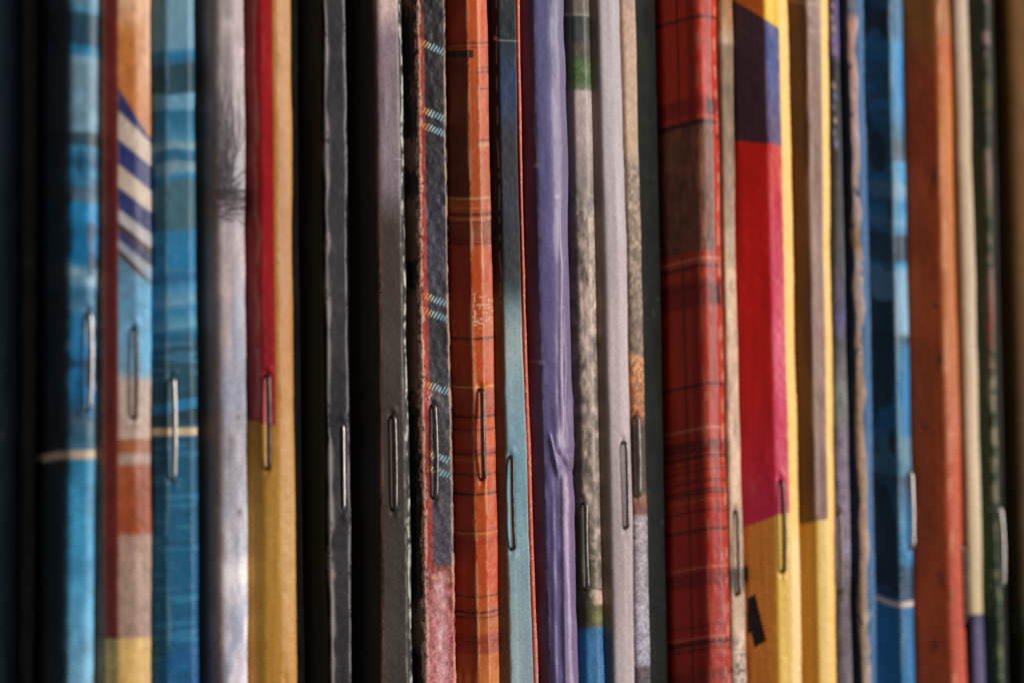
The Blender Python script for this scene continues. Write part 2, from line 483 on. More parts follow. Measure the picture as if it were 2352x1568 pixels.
def p_bluebands(X, Y):
    Yw = Y + 10 * (vn(X / 50, Y / 70, 51) - .5) + .12 * (X - 420)
    C = keys(Yw, [(0, (118, 158, 178)), (110, (112, 156, 180)), (122, (40, 120, 162)), (144, (42, 104, 138)), (152, (40, 72, 86)), (208, (42, 78, 94)),
                  (218, (110, 160, 186)), (248, (104, 156, 184)), (258, (38, 108, 144)), (296, (52, 118, 152)), (322, (80, 140, 170)), (330, (128, 162, 176)), (341, (120, 160, 178)),
                  (347, (40, 108, 144)), (366, (44, 104, 134)), (372, (116, 150, 168)), (392, (122, 158, 178)), (402, (46, 130, 172)), (424, (70, 110, 128)),
                  (520, (64, 102, 118)), (530, (44, 122, 168)), (600, (42, 128, 176)), (640, (40, 104, 150)), (655, (60, 138, 180)), (695, (112, 160, 188)), (712, (46, 126, 170)),
                  (746, (108, 160, 186)), (760, (40, 110, 150)), (790, (44, 84, 104)), (918, (42, 82, 100)), (922, (40, 130, 176)), (942, (40, 124, 168)),
                  (946, (40, 66, 78)), (975, (44, 76, 90)), (1005, (40, 92, 120)), (1140, (30, 98, 132)), (1400, (28, 98, 134)), (1568, (34, 100, 156))])
    q = sm(.55, .75, fbm(X / 60, Y / 16, 61, 2))
    C = mix(C, (34, 78, 108), .5 * q * sm(995, 1010, Y))
    C = mix(C, (78, 146, 182), .5 * sm(.62, .8, vn(X / 60, Y / 10, 64)) * sm(500, 560, Y))
    C = mix(C, (70, 110, 124), .8 * (((X - 425) / 50) ** 2 + ((Y - 470) / 62) ** 2 < 1))
    C = mix(C, (34, 62, 76), .2 * (1 - sm(376, 390, X)))  # left facet's shade lightly painted in
    C = scuff_or_glint(C, X, Y, 384, 4, (150, 170, 180), .6, 71, 50, .40, 3)
    C = mix(C, (220, 196, 164), bnd(Y, 982, 1000, 2.5))
    return grain(C, X, Y, .06)

def p_fur(X, Y):
    C = keys(Y, [(0, (198, 182, 178)), (200, (196, 184, 184)), (420, (190, 184, 188)), (600, (206, 190, 190)), (760, (212, 198, 196)), (900, (176, 180, 196)), (1000, (194, 188, 192)),
                 (1150, (190, 188, 196)), (1200, (236, 230, 234)), (1300, (254, 248, 252)), (1568, (250, 242, 248))])  # near-white foot carries a painted highlight
    C = C * np.array((.95, .96, .99)) * (1 + .5 * (fbm(X / 22, Y / 60, 81, 4)[..., None] - .5))
    C = mix(C, (150, 164, 194), .6 * sm(.42, .75, fbm(X / 34, Y / 90, 83, 3)) * sm(560, 700, Y))
    C = mix(C, (226, 196, 186), .5 * np.exp(-((X - 518) / 10) ** 2) * bnd(Y, 600, 800, 40))
    # tangle of dark hairs
    H = np.zeros(X.shape)
    R = random.Random(77)
    H = np.maximum(H, .80 * bnd(X, 470, 506, 12) * bnd(Y, 290, 500, 50) * (.5 + .6 * fbm(X / 12, Y / 30, 86, 3)))
    H = np.maximum(H, .55 * sm(.45, .65, fbm(X / 16, Y / 24, 87, 3)) * bnd(Y, 320, 500, 40) * bnd(X, 480, 552, 14))
    for k in range(34):                       # long ones sweeping up from the left
        x0 = R.uniform(482, 528); yb = R.uniform(380, 470); yt = R.uniform(185, 330); bend = R.uniform(6, 34) * R.choice((1, 1, -.5)); wd = R.uniform(1.2, 2.6)
        f = np.clip((yb - Y) / (yb - yt), 0, 1)
        xx = x0 + 10 * f + bend * np.sin(f * 2.3) + 3 * np.sin(Y / 23 + k)
        H = np.maximum(H, R.uniform(.6, .95) * np.exp(-((X - xx) / wd) ** 2) * bnd(Y, yt, yb, 14) * (1 - .5 * f))
    for k in range(30):                       # short ones curling to the right edge
        y0 = R.uniform(395, 505); sl = R.uniform(-.75, .45); cv = R.uniform(-.012, .012); wd = R.uniform(1.4, 3.2); xa = R.uniform(486, 520); xb = R.uniform(535, 575)
        yy = y0 + sl * (X - 500) + cv * (X - 525) ** 2
        H = np.maximum(H, R.uniform(.6, .95) * np.exp(-((Y - yy) / wd) ** 2) * bnd(X, xa, xb, 6))
    H = np.maximum(H, .8 * bnd(Y, 428, 464, 8) * sm(.30, .55, fbm(X / 16, Y / 9, 89, 3)))
    C = mix(C, (40, 34, 37), H)
    C = mix(C, (150, 122, 112), .8 * (1 - sm(492, 514, X + 6 * (vn(Y / 70, 0, 91) - .5) - .006 * (Y - 300))))  # left shading painted in, brown here and darker at the edge
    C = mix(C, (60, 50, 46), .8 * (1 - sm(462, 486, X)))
    for (x, y, r) in ((547, 958, 6), (548, 1175, 7)):
        C = mix(C, (96, 72, 72), .8 * np.exp(-((X - x) / 4) ** 2 - ((Y - y) / r) ** 2))
    C = mix(C, (150, 140, 60), .9 * sm(564, 567, X))
    return grain(C, X, Y, .08)

def p_redyellow(X, Y):
    yel = keys(Y, [(0, (190, 138, 72)), (500, (172, 118, 50)), (900, (178, 124, 54)), (1200, (192, 148, 74)), (1568, (192, 142, 66))])
    yel = yel * (1 + .08 * (vn(X / 9, Y / 300, 101)[..., None] - .5))
    red = keys(Y, [(0, (176, 34, 40)), (400, (174, 30, 40)), (700, (166, 38, 48)), (980, (164, 42, 58))])
    e = 632 + .0 * Y
    m = (1 - sm(e - 2.5, e + 2.5, X)) * (1 - sm(970, 976, Y + .12 * np.clip(606 - X, -60, 60) + 5 * (X < 595)))
    C = yel * (1 - m[..., None]) + red * m[..., None]
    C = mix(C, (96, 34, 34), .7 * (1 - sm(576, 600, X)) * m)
    C = scuff_or_glint(C, X, Y, 592, 5.5, (176, 128, 112), .75 * m, 103, 70, .28, 5)
    C = scuff_or_glint(C, X, Y, 609, 3, (178, 104, 98), .5 * m, 107, 60, .5, 3)
    return grain(C, X, Y, .05)

def p_greyspine(X, Y):
    C = solid(Y, (37, 36, 42))
    C = C * (1 + .25 * (fbm(X / 20, Y / 90, 111, 3)[..., None] - .5))
    C = grain(C, X, Y, .12, 3, 3)
    C = mix(C, (90, 86, 80), (1 - sm(740, 746, X)))  # left cover painted lighter to lift the gap's deep shade
    C = mix(C, (30, 28, 28), bnd(X, 744, 751, 2))
    C = scuff_or_glint(C, X, Y, 754, 5.5, (190, 184, 182), .85, 113, 40, .22, 3)
    C = scuff_or_glint(C, X, Y, 797, 2.5, (150, 146, 150), .8, 117, 30, .35, 1.5)
    C = mix(C, (190, 170, 150), .8 * np.exp(-((X - 757) / 7) ** 2 - ((Y - 1318) / 14) ** 2))
    C = flecks(C, X, Y, (130, 126, 130), .5, 119, .93, 4, 4)
    return C

def p_mauve(X, Y):
    C = keys(Y, [(0, (222, 196, 190)), (40, (196, 172, 172)), (90, (146, 128, 142)), (180, (140, 124, 136)), (330, (144, 130, 140)), (430, (128, 118, 130)), (470, (98, 88, 94)),
                 (520, (66, 55, 50)), (900, (58, 51, 46)), (1250, (58, 51, 45)), (1568, (54, 48, 44))])
    C = C * (1 + .2 * (fbm(X / 15, Y / 60, 121, 3)[..., None] - .5))
    C = mix(C, (88, 66, 62), .6 * (1 - sm(874, 889, X)))
    C = scuff_or_glint(C, X, Y, 874, 3, (170, 130, 116), .7, 123, 60, .35, 2)
    C = mix(C, (88, 80, 74), 1 - sm(862, 868, X))  # left cover toned to the gap's lifted shade
    C = mix(C, (26, 30, 28), sm(924, 928, X))
    C = scuff_or_glint(C, X, Y, 931, 2.6, (216, 218, 206), .95, 127, 17, .46, 3)
    C = scuff_or_glint(C, X, Y, 924, 2, (170, 160, 150), .6, 129, 20, .45, 1)
    for y in (365,):
        C = mix(C, (190, 190, 186), .7 * ln(Y, y, 2) * sm(905, 915, X))
    C = flecks(C, X, Y, (170, 150, 140), .5, 131, .94, 3, 3)
    return grain(C, X, Y, .14, 2.6, 2.6)

def p_denim(X, Y):
    n = fbm(X / 5, Y / 4, 141, 3)
    C = keys(Y, [(0, (34, 31, 35)), (300, (36, 34, 40)), (450, (50, 48, 62)), (620, (60, 58, 74)), (760, (44, 42, 48)), (900, (68, 66, 76)), (1060, (62, 59, 63)), (1150, (78, 74, 86)),
                 (1290, (84, 77, 91)), (1306, (150, 84, 80)), (1340, (168, 96, 96)), (1568, (190, 116, 118))])
    C = C * (.62 + .8 * n[..., None])
    diag = np.sin((X * 1.0 + Y * 1.6) / 1.9)
    C = C * (1 + .03 * diag[..., None] * (Y < 1290)[..., None])
    # red stripe beside the torn fold
    xe = 986 + .004 * (Y - 784)
    mr = (1 - sm(xe - 3, xe + 3, X)) * (Y < 1305)
    rd = np.stack([np.interp(Y, [0, 120, 300, 1300], [90, 160, 166, 172]), np.interp(Y, [0, 120, 300, 1300], [50, 66, 62, 70]), np.interp(Y, [0, 300, 1300], [48, 50, 66])], -1)
    rd = rd * (.9 + .2 * vn(X / 4, Y / 5, 160)[..., None])
    xs_ = 983 + 2.5 * (np.sin(Y * 2 * math.pi / 14.5) > .1)
    mr = mr * (1 - .85 * sm(-1, 1, X - xs_) * (Y < 640))
    C = C * (1 - mr[..., None]) + rd * mr[..., None]
    # stitched dashes
    for y0 in (100, 253, 288, 678, 713, 880, 1038, 1072):
        yy = Y - y0 - .36 * (X - 976)
        ds = (np.sin((X + .55 * yy) * 2 * math.pi / 7.2) > -.15)
        m = bnd(yy, -7, 9, 1.5) * ds * sm(972, 977, X) * (1 - sm(1027, 1030, X))
        c = keys(X, [(974, (226, 120, 70)), (986, (232, 170, 96)), (994, (206, 210, 196)), (1004, (166, 206, 216)), (1030, (130, 180, 200))])
        m = m[..., None] * .92
        C = C * (1 - m) + c * m
    for a, b, y0 in ((982, 1002, 1324), (1018, 1032, 1332)):
        C = mix(C, (238, 176, 104), .9 * bnd(X, a, b, 2) * ln(Y, y0 + .1 * (X - a), 5))
    low = sm(1306, 1320, Y)
    C = mix(C, (232, 190, 194), .8 * low * np.exp(-((X - 1002) / 14) ** 2) * (.5 + vn(X / 6, Y / 12, 147)))  # shiny highlight painted down the middle of the pink foot
    C = mix(C, (120, 44, 46), .55 * low * sm(1016, 1024, X) * sm(.35, .6, vn(X / 6, Y / 14, 149)))
    # torn white paper along the fold
    C = mix(C, (34, 30, 28), (1 - sm(962, 966, X)))
    C = mix(C, (126, 100, 84), .85 * (1 - sm(966, 972, X)) * sm(.42, .62, .6 * vn(Y / 70, 0, 148) + .4 * fbm(X / 3, Y / 12, 150, 3)))
    tx = 968 + 4 * (vn(Y / 22, 0, 151) - .5) * 2
    tw = 4 + 6 * vn(Y / 15, 4, 152)
    tm = np.exp(-((X - tx) / tw) ** 2)
    brk = .35 + .65 * sm(.28, .42, .5 * vn(Y / 9, 0, 153) + .5 * vn(X / 3, Y / 5, 154))
    C = mix(C, (208, 168, 150), .95 * sm(.3, .6, tm * brk))
    tl_ = 971 + 3.5 * (vn(Y / 38, 0, 156) - .5) * 2 + 1.5 * (vn(Y / 8, 0, 146) - .5)
    C = mix(C, (226, 186, 168), .9 * np.exp(-((X - tl_) / 2.6) ** 2) * sm(.12, .3, vn(Y / 16, 0, 145)))
    C = mix(C, (60, 44, 38), .8 * sm(.72, .8, vn(X / 3, Y / 5, 155)) * sm(.2, .6, tm))
    C = scuff_or_glint(C, X, Y, 1031, 2.2, (206, 172, 140), .85, 157, 30, .32, 1.2)
    C = mix(C, (232, 208, 192), .9 * sm(.35, .6, vn(X / 4, Y / 4, 158)) * np.exp(-((X - 985) / 11) ** 2 - ((Y - 912) / 14) ** 2))
    C = flecks(C, X, Y, (190, 170, 160), .6, 159, .93, 3, 3)
    W = np.clip(tm, 0, 1)
    return C, W

def p_tartan_orange(X, Y):
    C, W = tartan_orange_(X, Y)
    return C * .92, W
def tartan_orange_(X, Y):
    C = keys(Y, [(0, (214, 94, 40)), (100, (204, 92, 40)), (300, (196, 94, 44)), (520, (190, 96, 46)), (600, (198, 84, 36)), (900, (208, 92, 34)), (1120, (204, 90, 38)), (1200, (206, 90, 36)), (1340, (208, 82, 34)), (1420, (202, 106, 50)), (1568, (212, 122, 58))])
    C = C * (1 + .10 * (vn(X / 4, Y / 200, 161)[..., None] - .5))
    Yl = Y + .0016 * (X - 1110) ** 2 + .10 * (X - 1110)
    def L(y, w_, c, a, xm=None):
        nonlocal C
        m = a * ln(Yl, y, w_)
        if xm is not None: m = m * xm
        C = mix(C, c, m)
    dk = (58, 30, 24)
    left = 1 - sm(1084, 1090, X)
    C = mix(C, (84, 34, 24), .72 * left * bnd(Y, 135, 455, 6))
    C = mix(C, (150, 40, 28), .5 * left * sm(500, 560, Y))  # darker red puts the left facet's shade into the colour
    C = mix(C, (150, 40, 26), .6 * left * (1 - sm(80, 120, Y)))
    C = mix(C, (30, 22, 22), .9 * bnd(Yl, 117, 134, 2) * (1 - sm(1096, 1100, X)))
    L(101, 2, dk, .8); L(111, 1.5, dk, .4)
    right = sm(1104, 1108, X)
    L(158, 2, dk, .5, right); L(168, 2, dk, .8, right); L(206, 1.8, dk, .8, right); L(324, 2, dk, .8, right)
    L(334, 5, (226, 176, 150), .7, right)
    L(456, 3, (230, 178, 130), .8); L(462, 2, (120, 60, 40), .4)
    L(493, 3.5, (70, 26, 22), .8); L(511, 1.8, dk, .6); L(478, 1.5, (228, 160, 110), .5); L(503, 1.5, (228, 160, 110), .5)
    C = mix(C, (120, 66, 44), .5 * bnd(Yl, 510, 545, 3)); C = mix(C, (110, 40, 28), .5 * bnd(Yl, 545, 556, 2)); L(560, 1.8, dk, .8)
    L(777, 2.5, (40, 24, 20), .9)
    L(888, 2.2, (236, 176, 106), .85); C = mix(C, (150, 60, 36), .5 * bnd(Yl, 896, 950, 6))
    L(956, 2.6, (46, 22, 20), .95); L(986, 1.8, dk, .8)
    C = mix(C, (150, 34, 24), .5 * bnd(Yl, 1030, 1046, 3)); L(1042, 2, dk, .8); L(1056, 3, (226, 140, 80), .5); L(1089, 2, dk, .8)
    L(1133, 2.6, (44, 22, 20), .95); L(1224, 2, (232, 176, 130), .7); L(1216, 1.5, dk, .3); C = mix(C, (160, 50, 34), .4 * bnd(Yl, 1235, 1250, 3))
    L(1368, 1.8, dk, .8); L(1405, 2.8, (50, 26, 26), .9); L(1417, 1.8, dk, .8); L(1410, 1.5, (230, 150, 80), .4)
    C = mix(C, (150, 50, 44), .6 * bnd(Yl, 1455, 1500, 4)); L(1472, 1.6, dk, .4)
    C = mix(C, (226, 150, 76), .7 * sm(1525, 1560, Y) * sm(.45, .6, vn(X / 5, 3, 166)))
    # rubbed fold, second ridge, scratched patch
    C = scuff_or_glint(C, X, Y, 1086, 3.2, (236, 190, 158), .75, 167, 40, .36, 2.5)
    C = scuff_or_glint(C, X, Y, 1111, 2.4, (244, 186, 134), .6, 171, 60, .4, 1)
    pm = bnd(X, 1084, 1133, 5) * bnd(Y, 675, 760, 12)
    sc_ = np.maximum(sm(.66, .72, vn(X / 14, Y / 3.2, 173)), sm(.70, .76, vn(X / 3, Y / 16, 174)))
    C = mix(C, (240, 206, 178), .85 * pm * sc_)
    W = np.clip(pm * sc_, 0, 1)
    return grain(C, X, Y, .10, 2.4, 2.4, 175), W

def p_navysky(X, Y):
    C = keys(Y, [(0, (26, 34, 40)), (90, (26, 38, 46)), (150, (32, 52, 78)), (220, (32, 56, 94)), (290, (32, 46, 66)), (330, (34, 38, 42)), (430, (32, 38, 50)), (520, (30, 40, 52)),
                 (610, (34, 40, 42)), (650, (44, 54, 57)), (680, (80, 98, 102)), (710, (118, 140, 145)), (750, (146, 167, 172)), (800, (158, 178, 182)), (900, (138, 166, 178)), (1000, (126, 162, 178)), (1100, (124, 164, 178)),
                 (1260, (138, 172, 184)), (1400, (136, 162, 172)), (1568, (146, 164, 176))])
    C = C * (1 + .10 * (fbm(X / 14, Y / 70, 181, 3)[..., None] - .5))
    xl = 1160 + 4 * (vn(Y / 45, 0, 182) - .5)
    m = 1 - sm(xl - 3, xl + 2, X)
    br = keys(Y, [(0, (28, 27, 26)), (600, (36, 34, 33)), (700, (104, 80, 62)), (1100, (116, 92, 76)), (1568, (122, 100, 84))])
    C = C * (1 - m[..., None]) + br * m[..., None]
    C = mix(C, (150, 160, 160), .75 * np.exp(-((X - xl + 8) / 1.8) ** 2) * (Y < 700) * sm(.3, .5, vn(Y / 14, 0, 183)))
    C = mix(C, (220, 190, 170), .9 * np.exp(-((X - 1150) / 5) ** 2 - ((Y - 90) / 5) ** 2))
    C = mix(C, (160, 170, 170), .6 * np.exp(-((Y - 95) / 2) ** 2) * sm(1150, 1155, X))
    C = mix(C, (178, 198, 200), .5 * np.exp(-((X - 1172) / 3) ** 2) * sm(1240, 1300, Y))
    C = flecks(C, X, Y, (170, 176, 176), .5, 185, .93, 3, 3)
    return grain(C, X, Y, .08, 2.6, 2.6)

def p_orangeedge(X, Y):
    C = keys(Y, [(0, (204, 92, 70)), (800, (196, 90, 64)), (1400, (206, 100, 80)), (1568, (216, 140, 124))])
    C = flecks(C, X, Y, (236, 200, 180), .7, 187, .8, 3, 6)
    return grain(C, X, Y, .1)

def p_purple(X, Y):
    C = keys(X, [(1205, (84, 62, 82)), (1240, (86, 66, 92)), (1246, (104, 99, 141)), (1272, (112, 107, 149)), (1284, (128, 118, 148)), (1312, (124, 110, 140))])  # dark left facet: its shade is painted into the purple
    C = C * np.stack([np.interp(Y, [0, 800, 1568], [1.02, 1, 1.0]), np.interp(Y, [0, 800, 1568], [1.08, .98, .95]), np.interp(Y, [0, 800, 1568], [1.06, 1, .98])], -1)
    C = C * (1 + .10 * (fbm(X / 12, Y / 90, 191, 3)[..., None] - .5))
    C = scuff_or_glint(C, X, Y, 1243, 2.2, (178, 168, 196), .6, 193, 35, .45, 2)
    for (x, y, r) in ((1242, 382, 5), (1240, 832, 5), (1288, 452, 4), (1292, 706, 3)):
        C = mix(C, (206, 194, 216), .8 * np.exp(-((X - x) / 6) ** 2 - ((Y - y) / r) ** 2))
    C = mix(C, (170, 150, 176), .5 * ln(Y, 830, 2) * (X < 1250))
    C = flecks(C, X, Y, (190, 180, 206), .5, 195, .94, 3, 4)
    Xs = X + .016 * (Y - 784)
    pale = (196, 178, 206)  # streaks and dent patch: crease rub with the gloss highlight painted in
    C = scuff_or_glint(C, X, Y, 1291, 3.5, pale, .75 * sm(380, 560, Y) * (1 - sm(985, 1010, Y)), 391, 120, .25, 2)
    C = scuff_or_glint(C, X, Y, 1300, 2.0, pale, .6 * sm(700, 820, Y) * (1 - sm(985, 1010, Y)), 394, 90, .3, 2)
    C = scuff_or_glint(C, X, Y, 1293, 6, pale, .8 * sm(1060, 1110, Y), 397, 200, .15, 2)
    C = scuff_or_glint(C, X, Y, 1272, 3, pale, .6 * bnd(Y, 985, 1090, 14), 398, 60, .25, 3)
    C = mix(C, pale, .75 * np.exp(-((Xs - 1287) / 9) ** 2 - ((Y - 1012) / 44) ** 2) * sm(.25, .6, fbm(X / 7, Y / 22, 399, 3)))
    return grain(C, X, Y, .06)
def d_purple(X, Y):
    X = X - .016 * (Y - 784)                      # the dent stands upright on the leaning spine
    X = X + .032 * (Y - 784)
    d = .34 * np.exp(-((X - 1280) / 11) ** 2 - ((Y - 1015) / 60) ** 2)
    a, b = np.array((1279., 1040.)), np.array((1313., 1088.))
    u = (b - a) / np.linalg.norm(b - a)
    al = (X - a[0]) * u[0] + (Y - a[1]) * u[1]; ac = -(X - a[0]) * u[1] + (Y - a[1]) * u[0]
    d = d - .40 * np.exp(-(ac / 6) ** 2) * sm(-12, 6, al) * (1 - sm(50, 70, al))
    d = d + .34 * np.exp(-((X - 1269 - .2 * np.clip(Y - 1040, -60, 60)) / 3.5) ** 2) * bnd(Y, 1000, 1092, 16)
    d = d + .30 * np.exp(-((X - 1290) / 4.5) ** 2) * sm(1075, 1105, Y)
    d = d + .22 * np.exp(-((X - 1289) / 3.5) ** 2) * sm(420, 620, Y) * (1 - sm(960, 1010, Y))
    d = d + .14 * np.exp(-((X - 1299) / 3) ** 2) * sm(700, 850, Y) * (1 - sm(960, 1010, Y))
    d = d + .14 * np.exp(-((X - 1266) / 5) ** 2) * sm(1080, 1200, Y)
    for y in (918, 1020):
        d = d + .10 * np.exp(-((X - 1314) / 6) ** 2 - ((Y - y) / 14) ** 2)
    d = d + .18 * (vn(X / 14, Y / 50, 197) - .5) * sm(700, 950, Y)
    return d

def p_moss(X, Y):
    C = keys(Y, [(0, (116, 106, 96)), (33, (120, 110, 100)), (40, (54, 62, 62)), (92, (56, 62, 60)), (104, (92, 82, 72)), (128, (84, 78, 66)), (140, (84, 108, 62)), (190, (92, 118, 70)), (204, (110, 116, 90)),
                 (212, (206, 184, 182)), (330, (196, 178, 178)), (400, (172, 158, 154)), (470, (142, 136, 130)), (520, (170, 152, 144)), (600, (156, 140, 130)), (700, (186, 164, 152)), (900, (150, 136, 126)), (1150, (148, 132, 120)), (1346, (150, 134, 122)),
                 (1352, (224, 196, 184)), (1385, (220, 188, 174)), (1394, (96, 92, 52)), (1418, (126, 128, 66)), (1436, (104, 96, 66)), (1443, (52, 118, 172)), (1568, (60, 128, 180))])
    C = C * .89
    n = fbm(X / 10, Y / 20, 201, 4)
    mot = bnd(Y, 440, 1345, 25)
    C = C * (1 + (.18 + 1.1 * mot[..., None]) * (n[..., None] - .5))
    C = mix(C, (222, 198, 186), .55 * mot * np.exp(-((X - 1352 - 8 * np.sin(Y / 70)) / 8) ** 2) * sm(.3, .6, vn(X / 8, Y / 40, 203)))
    C = mix(C, (50, 76, 36), .7 * bnd(Y, 128, 205, 8) * sm(.45, .65, fbm(X / 6, Y / 7, 205, 3)))
    C = mix(C, (44, 46, 28), .9 * (1 - sm(1340, 1356, X + 12 * (n - .5))) * bnd(Y, 1170, 1440, 20))
    C = mix(C, (70, 66, 36), .8 * sm(.5, .65, fbm(X / 6, Y / 8, 207, 3)) * bnd(Y, 1240, 1345, 25) * (1 - sm(1355, 1366, X)))
    C = mix(C, (46, 34, 30), .8 * ln(Y, 1348 + .25 * (X - 1345), 3) * sm(1340, 1348, X))
    C = mix(C, (70, 66, 62), .6 * (1 - sm(1322, 1336, X)) * (Y < 1400))
    C = mix(C, (150, 150, 146), .5 * np.exp(-((X - 1325) / 2) ** 2) * (Y < 210))
    C = mix(C, (170, 160, 150), .7 * ln(Y, 36, 3))
    return grain(C, X, Y, .12, 2.8, 2.8)

def p_palegrey(X, Y):
    C = keys(Y, [(0, (194, 186, 192)), (400, (192, 182, 188)), (800, (198, 184, 188)), (1100, (190, 178, 180)), (1350, (184, 170, 172)), (1568, (194, 182, 184))])
    C = C * (1 + .10 * (fbm(X / 10, Y / 120, 211, 3)[..., None] - .5))
    C = mix(C, (120, 104, 90), .75 * (1 - sm(1384, 1402, X + 4 * (vn(Y / 80, 0, 213) - .5))))  # brown shade painted down the left side
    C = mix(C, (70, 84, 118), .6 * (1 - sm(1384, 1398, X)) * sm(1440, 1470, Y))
    C = flecks(C, X, Y, (120, 108, 100), .35, 215, .94, 3, 3)
    return grain(C, X, Y, .06, 3, 3)

def p_tan(X, Y):
    C = keys(Y, [(0, (196, 166, 146)), (200, (198, 170, 146)), (350, (192, 166, 142)), (380, (160, 140, 124)), (560, (156, 138, 122)), (700, (140, 120, 106)), (812, (134, 112, 96)), (822, (196, 146, 104)), (880, (190, 136, 92)), (950, (168, 112, 76)),
                 (985, (70, 56, 46)), (1130, (82, 66, 56)), (1142, (148, 104, 88)), (1178, (116, 76, 66)), (1186, (158, 148, 154)), (1340, (166, 160, 168)), (1480, (168, 166, 184)), (1525, (150, 150, 168)), (1534, (96, 86, 92)), (1568, (90, 82, 90))])
    n = fbm(X / 5, Y / 9, 221, 3)
    C = C * (1 + (.25 + .7 * bnd(Y, 380, 960, 20) + .3 * sm(1180, 1190, Y))[..., None] * (n[..., None] - .5))
    C = mix(C, (226, 220, 226), .55 * sm(.6, .72, vn(X / 3, Y / 3, 223)) * bnd(Y, 1186, 1530, 6))
    C = mix(C, (96, 88, 96), .5 * sm(.62, .74, vn(X / 3, Y / 3, 224)) * bnd(Y, 1186, 1530, 6))
    C = mix(C, (120, 62, 40), .5 * sm(.5, .68, vn(X / 4, Y / 7, 225)) * bnd(Y, 830, 985, 10))
    return grain(C, X, Y, .08, 3, 3)

def p_tartan_red(X, Y):
    return tartan_red_(X, Y) * .91
def tartan_red_(X, Y):
    C = keys(Y, [(0, (204, 58, 32)), (300, (198, 58, 34)), (640, (186, 60, 36)), (800, (186, 58, 36)), (1100, (194, 64, 38)), (1300, (186, 50, 34)), (1568, (186, 54, 40))])
    Yl = Y + .00150 * np.clip(1625 - X, 0, 200) ** 2 * -1 + .0
    Yl = Y - .22 * np.clip(1618 - X, 0, 200) + .10 * np.clip(X - 1640, 0, 60) * -1
    def L(y, w_, c, a, xm=None):
        nonlocal C
        m = a * ln(Yl, y, w_)
        if xm is not None: m = m * xm
        C = mix(C, c, m)
    C = C * (1 + .08 * (vn(X / 5, Y / 250, 231)[..., None] - .5))
    # vertical dark lines
    C = mix(C, (50, 22, 22), .75 * np.exp(-((X - 1573 - .006 * (Y - 784)) / 2.2) ** 2) * (1 - bnd(Y, 290, 590, 8)))
    C = mix(C, (120, 20, 24), .5 * bnd(X, 1590, 1606, 4) * (1 - bnd(Y, 290, 590, 8)))
    C = mix(C, (150, 20, 22), .45 * bnd(X, 1638, 1648, 3))
    br = keys(Y, [(285, (128, 78, 58)), (420, (126, 80, 62)), (520, (122, 74, 56)), (600, (118, 68, 54))])
    br = br * (1 + .7 * (fbm(X / 10, Y / 30, 233, 4)[..., None] - .5))
    mb = bnd(Yl, 284, 574, 3) * (1 - sm(1646, 1650, X))
    C = C * (1 - mb[..., None]) + br * mb[..., None]
    dk = (40, 24, 24)
    L(40, 3.5, (56, 24, 26), .85); C = mix(C, (130, 24, 28), .6 * bnd(Yl, 222, 262, 6)); C = mix(C, (46, 22, 30), .8 * bnd(Yl, 228, 262, 4) * bnd(X, 1636, 1650, 2))
    L(280, 6, (30, 22, 24), .92, 1 - sm(1648, 1656, X)); L(312, 3, (60, 18, 20), .8, sm(1650, 1654, X))
    L(592, 4, (226, 168, 140), .7); L(598, 2, (150, 60, 44), .4); L(609, 3.5, dk, .8); L(600, 1.6, (190, 100, 80), .5)
    C = mix(C, (110, 22, 28), .55 * bnd(Yl, 640, 700, 6)); L(655, 2, dk, .5); C = mix(C, (40, 22, 34), .7 * bnd(Yl, 655, 695, 4) * bnd(X, 1642, 1655, 3))
    L(880, 3, dk, .85); L(980, 3, (224, 170, 140), .75)
    C = mix(C, (80, 24, 34), .55 * bnd(Yl, 1006, 1034, 4)); L(1044, 3, dk, .85); L(1062, 1.6, dk, .4); L(1075, 2, dk, .6)
    C = mix(C, (90, 26, 30), .5 * bnd(Yl, 1096, 1104, 3)); L(1120, 2, dk, .8); L(1128, 2, dk, .8); L(1144, 2.4, (230, 130, 90), .6); L(1168, 2, dk, .7); L(1212, 3, dk, .85)
    L(1298, 2.2, (230, 160, 130), .7); L(1312, 1.6, dk, .3); L(1432, 2, dk, .5); L(1458, 2.6, (230, 130, 96), .7); L(1470, 4, (30, 20, 22), .9); L(1486, 1.8, dk, .7)
    C = mix(C, (90, 30, 36), .4 * bnd(Yl, 1310, 1340, 5)); C = mix(C, (90, 30, 36), .35 * bnd(Yl, 1535, 1560, 4))
    C = scuff_or_glint(C, X, Y, 1616, 5, (206, 150, 124), .6, 235, 45, .46, 4)
    C = scuff_or_glint(C, X, Y, 1656, 4, (236, 176, 156), .75, 237, 24, .55, 2)
    C = mix(C, (226, 186, 190), .6 * np.exp(-((X - 1648 - .01 * (Y - 1240)) / 4) ** 2) * sm(1235, 1260, Y) * sm(.3, .6, vn(X / 3, Y / 20, 239)))
    return grain(C, X, Y, .08, 3, 3)

def p_tan2(X, Y):
    C = keys(Y, [(0, (150, 104, 66)), (60, (166, 126, 92)), (98, (168, 140, 116)), (106, (132, 108, 86)), (200, (126, 106, 86)), (420, (146, 124, 106)), (520, (176, 152, 132)), (640, (206, 180, 154)), (900, (200, 172, 150)), (1100, (206, 178, 156)), (1300, (186, 164, 142)),
                 (1312, (110, 100, 96)), (1345, (128, 116, 106)), (1360, (176, 152, 132)), (1400, (188, 164, 142)), (1500, (206, 184, 166)), (1568, (188, 170, 156))])
    n = fbm(X / 9, Y / 30, 241, 4)
    C = C * (1 + .45 * (n[..., None] - .5))
    C = mix(C, (74, 66, 62), .7 * sm(.52, .7, fbm(X / 5, Y / 7, 243, 3)) * sm(1440, 1520, Y))
    C = mix(C, (206, 190, 170), .5 * np.exp(-((X - 1676) / 12) ** 2 - ((Y - 90) / 14) ** 2))
    return grain(C, X, Y, .08, 3, 3)

